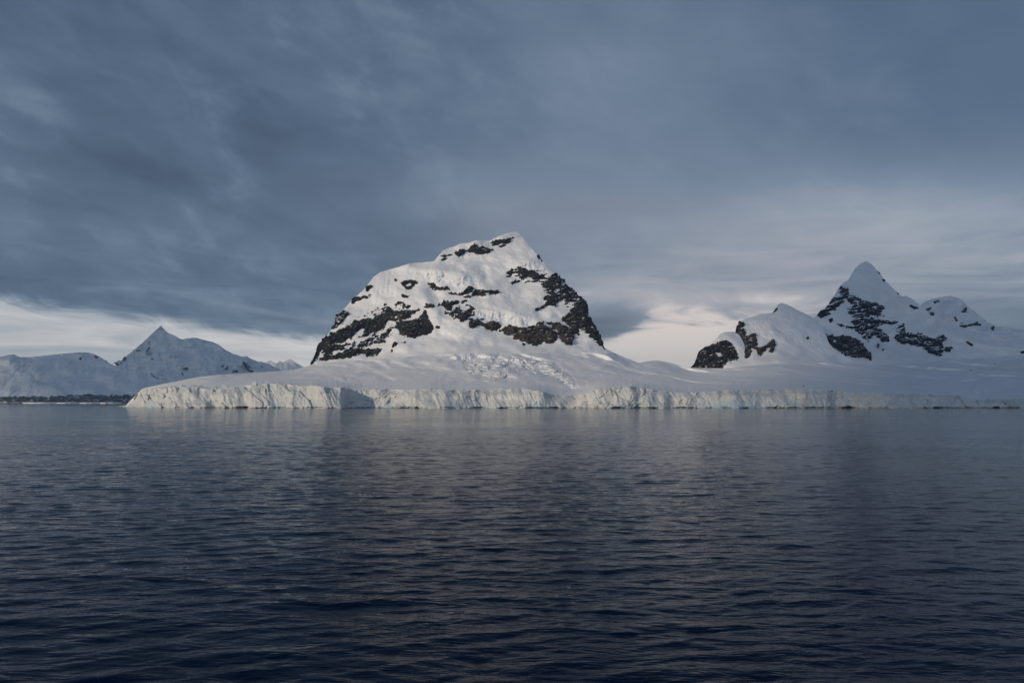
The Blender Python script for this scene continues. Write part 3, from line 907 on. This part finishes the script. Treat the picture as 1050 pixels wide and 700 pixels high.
# ================================================================== ice floes, stray ice, shore rocks
def ice_floe(px0, px1, label, seed):
    Y = 3450.0 + 40 * math.sin(seed)
    a = (px0 - CX) / F * Y
    b = (px1 - CX) / F * Y
    w = (b - a) / 2
    k = 64
    ang = np.linspace(0, 2 * math.pi, k, endpoint=False)
    rad = 1 + 0.14 * perlin(np.cos(ang) * 2 + seed, np.sin(ang) * 2 + seed) + 0.05 * perlin(np.cos(ang) * 7 + seed, np.sin(ang) * 7)
    rings = []
    for r_, z_ in ((1.0, -1.0), (1.0, 1.6), (0.97, 3.6), (0.75, 4.6), (0.45, 5.0), (0.15, 5.4)):
        zz = z_ + (0.9 * perlin(np.cos(ang) * 3 * r_ + seed, np.sin(ang) * 3 * r_ + 4) if z_ > 1 else 0)
        rings.append(np.stack([np.cos(ang) * rad * w * r_, np.sin(ang) * rad * 60 * r_, zz + 0 * ang], 1))
    v = np.concatenate(rings + [np.array([[0, 0, 5.4]])])
    f = []
    for q in range(len(rings) - 1):
        for i in range(k):
            j = (i + 1) % k
            f.append((q * k + i, q * k + j, (q + 1) * k + j, (q + 1) * k + i))
    c = len(v) - 1
    q = len(rings) - 1
    for i in range(0, k, 2):
        f.append((q * k + i, q * k + (i + 1) % k, q * k + (i + 2) % k, c))
    o = link_mesh('ice_floe', v, np.array(f), M_SNOW)
    o.location = ((a + b) / 2, Y, 0)
    tag(o, label, 'ice floe', 'white ice floes on the far water')
    return o


ice_floe(26, 61, 'longest flat white ice floe below the low hill at the left', 1.3)
ice_floe(62, 81, 'short flat white ice floe just right of the longest floe', 2.9)
ice_floe(85, 104, 'flat white ice floe second from the snow covered ice point', 4.1)
ice_floe(105, 123, 'flat white ice floe nearest the snow covered ice point', 5.6)


def on_shore(px, dy=-6.0):
    Y = float(curve(COAST, px)) + dy
    return ((px - CX) / F * Y, Y)


x_, y_ = on_shore(410, 2)
o = boulder('ice_block', (x_, y_, 1.5), 4.6, M_ICE, None, 3.0, (2.1, 1.2, 1.0), 4)
tag(o, 'fallen white ice block at the foot of the shaded blue recess in the cliff', 'ice block')
x_, y_ = on_shore(738, 0)
o = boulder('ice_block', (x_, y_, 1.0), 3.4, M_ICE, None, 8.0, (1.9, 1.2, 0.9), 4)
tag(o, 'small ice block in front of the bright blue ice right of centre', 'ice block')

SHORE = [(138, 1.6, 'dark rock at the left tip of the ice cliff'),
         (183, 2.6, 'dark square rock under the left end of the ice cliff'),
         (233, 2.6, 'small dark rock left of the long shore rock under the left cliff'),
         (247, 4.4, 'long low dark rock at the waterline below the scalloped cliff at left'),
         (264, 2.2, 'small dark rock right of the long shore rock under the left cliff'),
         (427, 3.0, 'dark rock at the right end of the shaded blue recess'),
         (447, 2.6, 'low dark rock left of the rock pair under the cream cliff'),
         (456, 2.6, 'left rock of the dark pair under the cream cliff'),
         (461, 3.0, 'right rock of the dark pair under the cream cliff'),
         (513, 2.8, 'dark rock under the cliff below the crevassed slope'),
         (633, 4.2, 'dark rounded rock under the cliff right of the big mountain'),
         (669, 3.8, 'brown rock at the waterline below the grey cliff bulge'),
         (765, 2.4, 'dark rock right of the bright blue ice'),
         (869, 4.0, 'dark rock in the cleft of the ice cliff at right'),
         (961, 3.6, 'dark rock under the low smooth cliff at far right'),
         (1021, 3.8, 'dark rock nearest the right end of the ice cliff')]
for i, (px, sz, lab) in enumerate(SHORE):
    x_, y_ = on_shore(px, -5)
    o = boulder('shore_rock', (x_, y_, 0.3), sz, M_ROCK, None, i * 2.7, (1.5 if sz < 4 else 2.4, 1.2, 0.75))
    tag(o, lab, 'rock', 'dark rocks along the foot of the ice cliff')


# ================================================================== sea
def build_water():
    rs = np.random.RandomState(5)
    fine = np.radians(np.linspace(-50, 50, 1100))
    coarse = np.radians(np.linspace(50, 310, 60))[1:-1]
    ang = np.concatenate([fine, coarse])
    rad = np.concatenate([np.geomspace(6.0, 1600.0, 1500), np.geomspace(1600, 16000, 30)[1:]])
    A_, R_ = np.meshgrid(ang, rad, indexing='ij')
    X = np.sin(A_) * R_
    Y = np.cos(A_) * R_
    step = np.maximum(R_ * math.log(267) / 1500, R_ * math.radians(100) / 1100)
    Z = np.zeros_like(X)
    DX = np.zeros_like(X)
    DY = np.zeros_like(X)
    inr = R_[0] < 1700
    nw = 120
    Xs, Ys, St = X[:, inr], Y[:, inr], step[:, inr]
    Zs = np.zeros_like(Xs)
    Gx = np.zeros_like(Xs)
    Gy = np.zeros_like(Xs)
    # gusts: slow patches of rougher and smoother water
    gust = 1.0 + 0.22 * fbm(Xs / 55 + 3, Ys / 90, 3, 91)
    for k in range(nw):
        lam = math.exp(rs.uniform(math.log(0.55), math.log(16.0)))
        th = rs.normal(R(-68), R(9)) if rs.rand() < 0.55 else rs.normal(R(-99), R(13))             # towards the camera, a little across
        kk = 2 * math.pi / lam
        kx, ky = math.cos(th) * kk, math.sin(th) * kk
        sl = 0.0150 * (1.25 if 1.0 < lam < 3 else 0.85 if lam < 3.2 else (3.2 / lam) ** 1.4) * rs.uniform(0.6, 1.3)
        a = sl / kk
        ph = rs.uniform(0, 2 * math.pi)
        att = sstep(lam / St, 1.5, 4.0)
        if att.max() <= 0:
            continue
        arg = kx * Xs + ky * Ys + ph
        w = a * att * gust
        Zs += w * np.sin(arg)
        q = 0.75
        Gx += q * w * math.cos(th) * np.cos(arg)
        Gy += q * w * math.sin(th) * np.cos(arg)
    Z[:, inr] = Zs
    DX[:, inr] = Gx
    DY[:, inr] = Gy
    V = np.stack([X + DX, Y + DY, Z], -1)
    n, m = A_.shape
    f = grid_faces(n, m).reshape(-1, 4)
    i = np.arange(m - 1)
    wrap = np.stack([(n - 1) * m + i, i, i + 1, (n - 1) * m + i + 1], 1)
    verts = np.concatenate([V.reshape(-1, 3), [[0, 0, 0]]])
    c = len(verts) - 1
    idx = np.arange(0, n)
    fan = np.stack([idx[::2] * m, np.minimum(idx[::2] + 1, n - 1) * m, (np.minimum(idx[::2] + 2, n) % n) * m, np.full(len(idx[::2]), c)], 1)
    faces = np.concatenate([f, wrap, fan])

    mt, nt, b = new_mat('sea_water')
    b.inputs['Base Color'].default_value = (0.0008, 0.007, 0.026, 1)
    b.inputs['Roughness'].default_value = 0.06
    b.inputs['IOR'].default_value = 1.155
    pos = N(nt, 'ShaderNodeNewGeometry').outputs['Position']
    n1 = noise(nt, pos, 0.6, 4, 0.55, 0.4, (0.32, 1.0, 1.0))
    n2 = noise(nt, pos, 2.8, 4, 0.6, 0.3, (0.4, 1.0, 1.0))
    n0 = noise(nt, pos, 0.13, 3, 0.5, 0.6, (0.3, 1.0, 1.0))
    h = math_n(nt, 'MULTIPLY_ADD', n2, 0.15, math_n(nt, 'MULTIPLY_ADD', n0, 1.1, n1))
    sep = N(nt, 'ShaderNodeSeparateXYZ')
    nt.links.new(pos, sep.inputs[0])
    calm = N(nt, 'ShaderNodeMapRange', interpolation_type='SMOOTHSTEP')   # sheltered, calm bay behind the ice point
    nt.links.new(sep.outputs[1], calm.inputs[0])
    calm.inputs[1].default_value = 1450
    calm.inputs[2].default_value = 1650
    calm.inputs[3].default_value = 1.0
    calm.inputs[4].default_value = 0.08
    patch = noise(nt, pos, 0.016, 5, 0.6, 0.5, (0.4, 1.0, 1.0))
    st = math_n(nt, 'MULTIPLY', calm.outputs[0], math_n(nt, 'MULTIPLY_ADD', patch, 1.8, -0.2))
    bp = N(nt, 'ShaderNodeBump')
    bp.inputs['Distance'].default_value = 0.40
    nt.links.new(st, bp.inputs['Strength'])
    nt.links.new(h, bp.inputs['Height'])
    nt.links.new(bp.outputs[0], b.inputs['Normal'])
    o = link_mesh('water', verts, faces, mt)
    tag(o, 'dark navy rippled sea filling the foreground', 'water', kind='structure')


build_water()

# ================================================================== light
SUN_EL, SUN_AZ = 18.0, 52.0        # degrees; azimuth to the left of straight behind the camera
sd = bpy.data.lights.new('sun', 'SUN')
sun = bpy.data.objects.new('sun', sd)
COL.objects.link(sun)
sd.energy = 2.15
sd.angle = R(3)
sd.color = (1.0, 0.82, 0.60)
# direction the light travels: towards +Y (into the picture) and +X (to the right), downward
dx, dy = math.sin(R(SUN_AZ)), math.cos(R(SUN_AZ))
from mathutils import Vector
dvec = Vector((dx * math.cos(R(SUN_EL)), dy * math.cos(R(SUN_EL)), -math.sin(R(SUN_EL))))
sun.rotation_euler = dvec.to_track_quat('-Z', 'Y').to_euler()



def shade_cloud_bank(name, q0, q1, under, ztop, seed, U0):
    """unseen cumulus puffs added above the haze to block sun from the far shore"""
    import bmesh
    rs = np.random.RandomState(seed)
    lift = U0 * math.tan(R(SUN_EL))
    u = np.array([-dx, -dy, 0.0])
    r = np.array([dy, -dx, 0.0])
    bm = bmesh.new()
    bmesh.ops.create_icosphere(bm, subdivisions=3, radius=1.0)
    base_v = np.array([v.co[:] for v in bm.verts])
    base_f = np.array([[v.index for v in f.verts] for f in bm.faces])
    bm.free()
    V, Fc, off = [], [], 0
    npf = int((q1 - q0) / 85)
    for k in range(npf):
        s_ = (k + rs.uniform(0, 1)) / npf
        zl = curve(under, q0 + (q1 - q0) * s_)
        for zz in np.arange(zl, ztop, 260):
            rad = rs.uniform(170, 270)
            c = u * (U0 + rs.uniform(-300, 300)) + r * (q0 + (q1 - q0) * s_ + rs.uniform(-60, 60)) + np.array([0, 0, lift + zz + rad * 0.8])
            p = base_v * rad
            d = 1 + 0.22 * fbm(base_v[:, 0] * 1.6 + k, base_v[:, 1] * 1.6 + base_v[:, 2] + zz, 4, 5)
            p = p * d[:, None] * np.array([1.15, 1.15, 0.8]) + c
            V.append(p)
            Fc.append(base_f + off)
            off += len(p)
    m, cnt, b = new_mat('shade_cloud')
    b.inputs['Base Color'].default_value = (0.8, 0.8, 0.82, 1)
    b.inputs['Roughness'].default_value = 1.0
    o = link_mesh(name, np.concatenate(V), np.concatenate(Fc), m)
    tag(o, kind='structure')


shade_cloud_bank('cloud', -2500, 900, [(-2500, 1700), (-1620, 1320), (-1250, 980), (-700, 600), (-450, 330), (900, 260)], 2700, 3, 4500.0)  # added out of view to keep direct sun off the right-hand peaks
shade_cloud_bank('cloud', -9800, -5200, [(-9800, 420), (-7200, 380), (-5900, 120), (-5200, 60)], 1500, 4, 5600.0)  # added out of view to dim the far-left hills

w = bpy.data.worlds.new('World')
scene.world = w
w.use_nodes = True
nt = w.node_tree
nt.nodes.clear()
out = N(nt, 'ShaderNodeOutputWorld')
bg = N(nt, 'ShaderNodeBackground')
nt.links.new(bg.outputs[0], out.inputs[0])
bg.inputs['Strength'].default_value = 0.1
sky = N(nt, 'ShaderNodeTexSky', sky_type='NISHITA')
sky.sun_disc = False
sky.sun_elevation = R(SUN_EL)
sky.sun_rotation = math.atan2(-dx, -dy)
sky.air_density = 1.0
sky.dust_density = 1.0
tc = N(nt, 'ShaderNodeTexCoord').outputs['Generated']
sep = N(nt, 'ShaderNodeSeparateXYZ')
nt.links.new(tc, sep.inputs[0])
DXn, DYn, DZn = sep.outputs
az = math_n(nt, 'ARCTAN2', DXn, DYn)           # 0 = the way the ship looks
el = math_n(nt, 'ARCSINE', DZn)


def dir_of(px, py):
    x, z = (px - CX) / F, (HZ - py) / F
    return math.atan2(x, 1), math.atan2(z, math.hypot(x, 1))


def blob(px, py, sx, sy, tilt=0.0):
    """soft bank in the cloud deck, centred on a compass bearing and height (radians)"""
    a0, e0 = dir_of(px, py)
    da = math_n(nt, 'SUBTRACT', az, a0)
    de = math_n(nt, 'SUBTRACT', el, e0)
    c, s = math.cos(R(tilt)), math.sin(R(tilt))
    u = math_n(nt, 'ADD', math_n(nt, 'MULTIPLY', da, c), math_n(nt, 'MULTIPLY', de, s))
    v = math_n(nt, 'SUBTRACT', math_n(nt, 'MULTIPLY', de, c), math_n(nt, 'MULTIPLY', da, s))
    u = math_n(nt, 'DIVIDE', u, sx / F)
    v = math_n(nt, 'DIVIDE', v, sy / F)
    r2 = math_n(nt, 'ADD', math_n(nt, 'MULTIPLY', u, u), math_n(nt, 'MULTIPLY', v, v))
    return math_n(nt, 'EXPONENT', math_n(nt, 'MULTIPLY', r2, -1.0))


# cloud deck as a plane overhead: perspective of a real layer
den = math_n(nt, 'ADD', math_n(nt, 'MAXIMUM', DZn, 0.0), 0.10)
cv = N(nt, 'ShaderNodeCombineXYZ')
nt.links.new(math_n(nt, 'DIVIDE', DXn, den), cv.inputs[0])
nt.links.new(math_n(nt, 'DIVIDE', DYn, den), cv.inputs[1])
nA = noise(nt, cv.outputs[0], 0.55, 6, 0.52, 0.9, (1.0, 0.75, 1.0))
nB = noise(nt, cv.outputs[0], 1.9, 8, 0.58, 0.9, (0.6, 0.8, 1.0))
# thin flat streaks low over the horizon
sv = N(nt, 'ShaderNodeCombineXYZ')
nt.links.new(math_n(nt, 'MULTIPLY', az, 3.2), sv.inputs[0])
nt.links.new(math_n(nt, 'MULTIPLY', el, 26.0), sv.inputs[1])
nC = noise(nt, sv.outputs[0], 1.0, 6, 0.55, 0.6)

# wind-drawn banding of the deck, sinking to the right
def banded(tilt, along, across, scale, detail, rough, dist):
    c, s_ = math.cos(R(tilt)), math.sin(R(tilt))
    u = math_n(nt, 'SUBTRACT', math_n(nt, 'MULTIPLY', az, c), math_n(nt, 'MULTIPLY', el, s_))
    v = math_n(nt, 'ADD', math_n(nt, 'MULTIPLY', el, c), math_n(nt, 'MULTIPLY', az, s_))
    cb = N(nt, 'ShaderNodeCombineXYZ')
    nt.links.new(math_n(nt, 'MULTIPLY', u, along), cb.inputs[0])
    nt.links.new(math_n(nt, 'MULTIPLY', v, across), cb.inputs[1])
    return noise(nt, cb.outputs[0], scale, detail, rough, dist)


def mrange(x, a, b, c, d, kind='SMOOTHSTEP'):
    n = N(nt, 'ShaderNodeMapRange', interpolation_type=kind)
    nt.links.new(x, n.inputs[0])
    for k, v in enumerate((a, b, c, d)):
        n.inputs[k + 1].default_value = v
    return n.outputs[0]


nD = banded(15, 4.6, 8.0, 1.0, 8, 0.56, 0.35)
nE = banded(12, 9.0, 24.0, 1.0, 8, 0.58, 1.2)
nF = banded(2, 4.5, 32.0, 1.0, 8, 0.55, 1.3)
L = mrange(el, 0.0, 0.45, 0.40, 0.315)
L = math_n(nt, 'ADD', L, mrange(el, 0.38, 0.95, 0.0, -0.28))        # sky overhead darkened on purpose so the sea reflects less
for (px, py, sx, sy, tilt, amp) in [
    (700, 312, 130, 22, -6, 0.20),
    (830, 258, 300, 60, -8, 0.19),
    (985, 205, 190, 36, -6, 0.09),
    (640, 60, 190, 90, 0, 0.10),
    (1020, 330, 90, 60, 0, -0.05),
    (130, 190, 280, 120, 10, -0.095),   # dark bank upper left
    (300, 285, 240, 45, 6, -0.075),
    (620, 330, 36, 17, 8, -0.22),      # small grey cloud against the gap
    (440, 200, 150, 22, 14, 0.05),
    (1000, 60, 160, 120, 0, -0.04),
]:
    L = math_n(nt, 'MULTIPLY_ADD', blob(px, py, sx, sy, tilt), amp, L)
nG = banded(20, 9.0, 15.0, 1.0, 9, 0.60, 0.5)
nH = banded(13, 2.6, 7.0, 1.0, 8, 0.55, 0.3)
left = mrange(az, 0.15, -0.45, 0.35, 1.0)
wisp = math_n(nt, 'MULTIPLY', mrange(nG, 0.46, 0.76, 0.0, 0.12), left)
L = math_n(nt, 'ADD', L, math_n(nt, 'MULTIPLY', wisp, mrange(nD, 0.42, 0.58, 0.2, 1.0)))
L = math_n(nt, 'ADD', L, math_n(nt, 'MULTIPLY', mrange(nH, 0.47, 0.57, -0.03, 0.03), left))
L = math_n(nt, 'ADD', L, math_n(nt, 'MULTIPLY', left, math_n(nt, 'MULTIPLY_ADD', nD, 0.36, -0.18)))
L = math_n(nt, 'ADD', L, math_n(nt, 'MULTIPLY', left, math_n(nt, 'MULTIPLY_ADD', nE, 0.09, -0.045)))
L = math_n(nt, 'ADD', L, math_n(nt, 'MULTIPLY_ADD', nA, 0.05, -0.025))
low = mrange(el, 0.30, 0.08, 0.0, 1.0)
L = math_n(nt, 'ADD', L, math_n(nt, 'MULTIPLY', low, math_n(nt, 'MULTIPLY_ADD', nF, 0.52, -0.26)))
# the deck ends in a slanting edge on the left; brighter broken cloud beyond it
edge = math_n(nt, 'MULTIPLY_ADD', az, -0.095, 0.064)
edge = math_n(nt, 'ADD', edge, math_n(nt, 'MULTIPLY_ADD', nE, 0.044, -0.022))
gap = mrange(math_n(nt, 'SUBTRACT', edge, el), -0.006, 0.016, 0.0, 1.0)
gap = math_n(nt, 'MULTIPLY', gap, mrange(az, 0.0, -0.25, 0.0, 1.0))
Lg = math_n(nt, 'ADD', 0.84, math_n(nt, 'MULTIPLY_ADD', nF, 0.60, -0.30))
Lg = math_n(nt, 'ADD', Lg, mrange(az, -0.55, -0.25, -0.06, 0.08))
mg_ = N(nt, 'ShaderNodeMix', data_type='FLOAT')
nt.links.new(gap, mg_.inputs[0])
nt.links.new(L, mg_.inputs[2])
nt.links.new(Lg, mg_.inputs[3])
L = mg_.outputs[0]
# cream break low to the right of the mountain, torn into flat streaks
g2 = math_n(nt, 'ADD', math_n(nt, 'MULTIPLY', blob(672, 356, 110, 40, -3), 1.25), math_n(nt, 'MULTIPLY', blob(900, 318, 260, 20, -4), 0.30))
g2 = math_n(nt, 'ADD', g2, math_n(nt, 'MULTIPLY_ADD', nF, 2.0, -1.0))
g2 = math_n(nt, 'SUBTRACT', g2, math_n(nt, 'MULTIPLY', blob(622, 330, 36, 15, 8), 1.1))
g2 = math_n(nt, 'MULTIPLY', mrange(g2, 0.35, 1.0, 0.0, 1.0), mrange(el, 0.22, 0.12, 0.0, 1.0))
g2 = math_n(nt, 'MULTIPLY', g2, mrange(az, 0.02, 0.12, 0.0, 1.0))
mh_ = N(nt, 'ShaderNodeMix', data_type='FLOAT')
nt.links.new(g2, mh_.inputs[0])
nt.links.new(L, mh_.inputs[2])
mh_.inputs[3].default_value = 0.90
L = mh_.outputs[0]
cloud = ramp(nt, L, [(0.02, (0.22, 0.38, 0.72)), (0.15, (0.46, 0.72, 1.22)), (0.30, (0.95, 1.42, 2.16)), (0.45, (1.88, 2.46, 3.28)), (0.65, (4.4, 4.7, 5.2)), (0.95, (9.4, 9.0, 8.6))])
# a little rose in the thin cloud on the right
rose = math_n(nt, 'ADD', blob(760, 290, 240, 70, -6), blob(600, 250, 200, 60, -6), clamp=True)
cloud = mixc(nt, math_n(nt, 'MULTIPLY', rose, 0.18), cloud, (3.6, 3.0, 3.1))
peach = math_n(nt, 'MULTIPLY', math_n(nt, 'ADD', blob(690, 342, 130, 50, -4), math_n(nt, 'MULTIPLY', blob(960, 300, 220, 40, -4), 0.4)), 0.42, clamp=True)
cloud = mixc(nt, math_n(nt, 'MULTIPLY', peach, mrange(L, 0.40, 0.80, 0.1, 1.0)), cloud, (10.0, 7.8, 6.6))
# unseen bright sky behind the ship, added as fill light for the snow
back_fill = ramp(nt, el, [(0.0, (5.6, 5.9, 6.3)), (0.35, (4.7, 5.8, 7.4)), (0.9, (1.7, 2.6, 4.2))])
cloud = mixc(nt, mrange(DYn, -0.05, -0.85, 0.0, 1.0), cloud, back_fill)
cov = 0.9
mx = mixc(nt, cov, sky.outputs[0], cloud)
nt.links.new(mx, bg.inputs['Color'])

# ================================================================== air
hm = bpy.data.materials.new('thin_sea_haze')
hm.use_nodes = True
ht = hm.node_tree
ht.nodes.clear()
ho = N(ht, 'ShaderNodeOutputMaterial')
pv = N(ht, 'ShaderNodeVolumePrincipled')
pv.inputs['Color'].default_value = (0.45, 0.70, 1.0, 1)
pv.inputs['Density'].default_value = 4.2e-5
pv.inputs['Anisotropy'].default_value = 0.2
ht.links.new(pv.outputs[0], ho.inputs['Volume'])
bx = [(x, y, z) for x in (-16500, 16500) for y in (-16500, 16500) for z in (-12, 1050)]
haze = link_mesh('haze', np.array(bx, float), np.array([(0, 1, 3, 2), (4, 6, 7, 5), (0, 4, 5, 1), (2, 3, 7, 6), (0, 2, 6, 4), (1, 5, 7, 3)]), hm, None, True)
tag(haze, 'thin blue haze over the sea that pales the far mountains', 'haze', kind='stuff')

# ================================================================== view
vs = scene.view_settings
vs.view_transform = 'Standard'
vs.look = 'None'
vs.gamma = 1
vs.use_curve_mapping = False
vs.exposure = 0.10
scene.cycles.max_bounces = 6
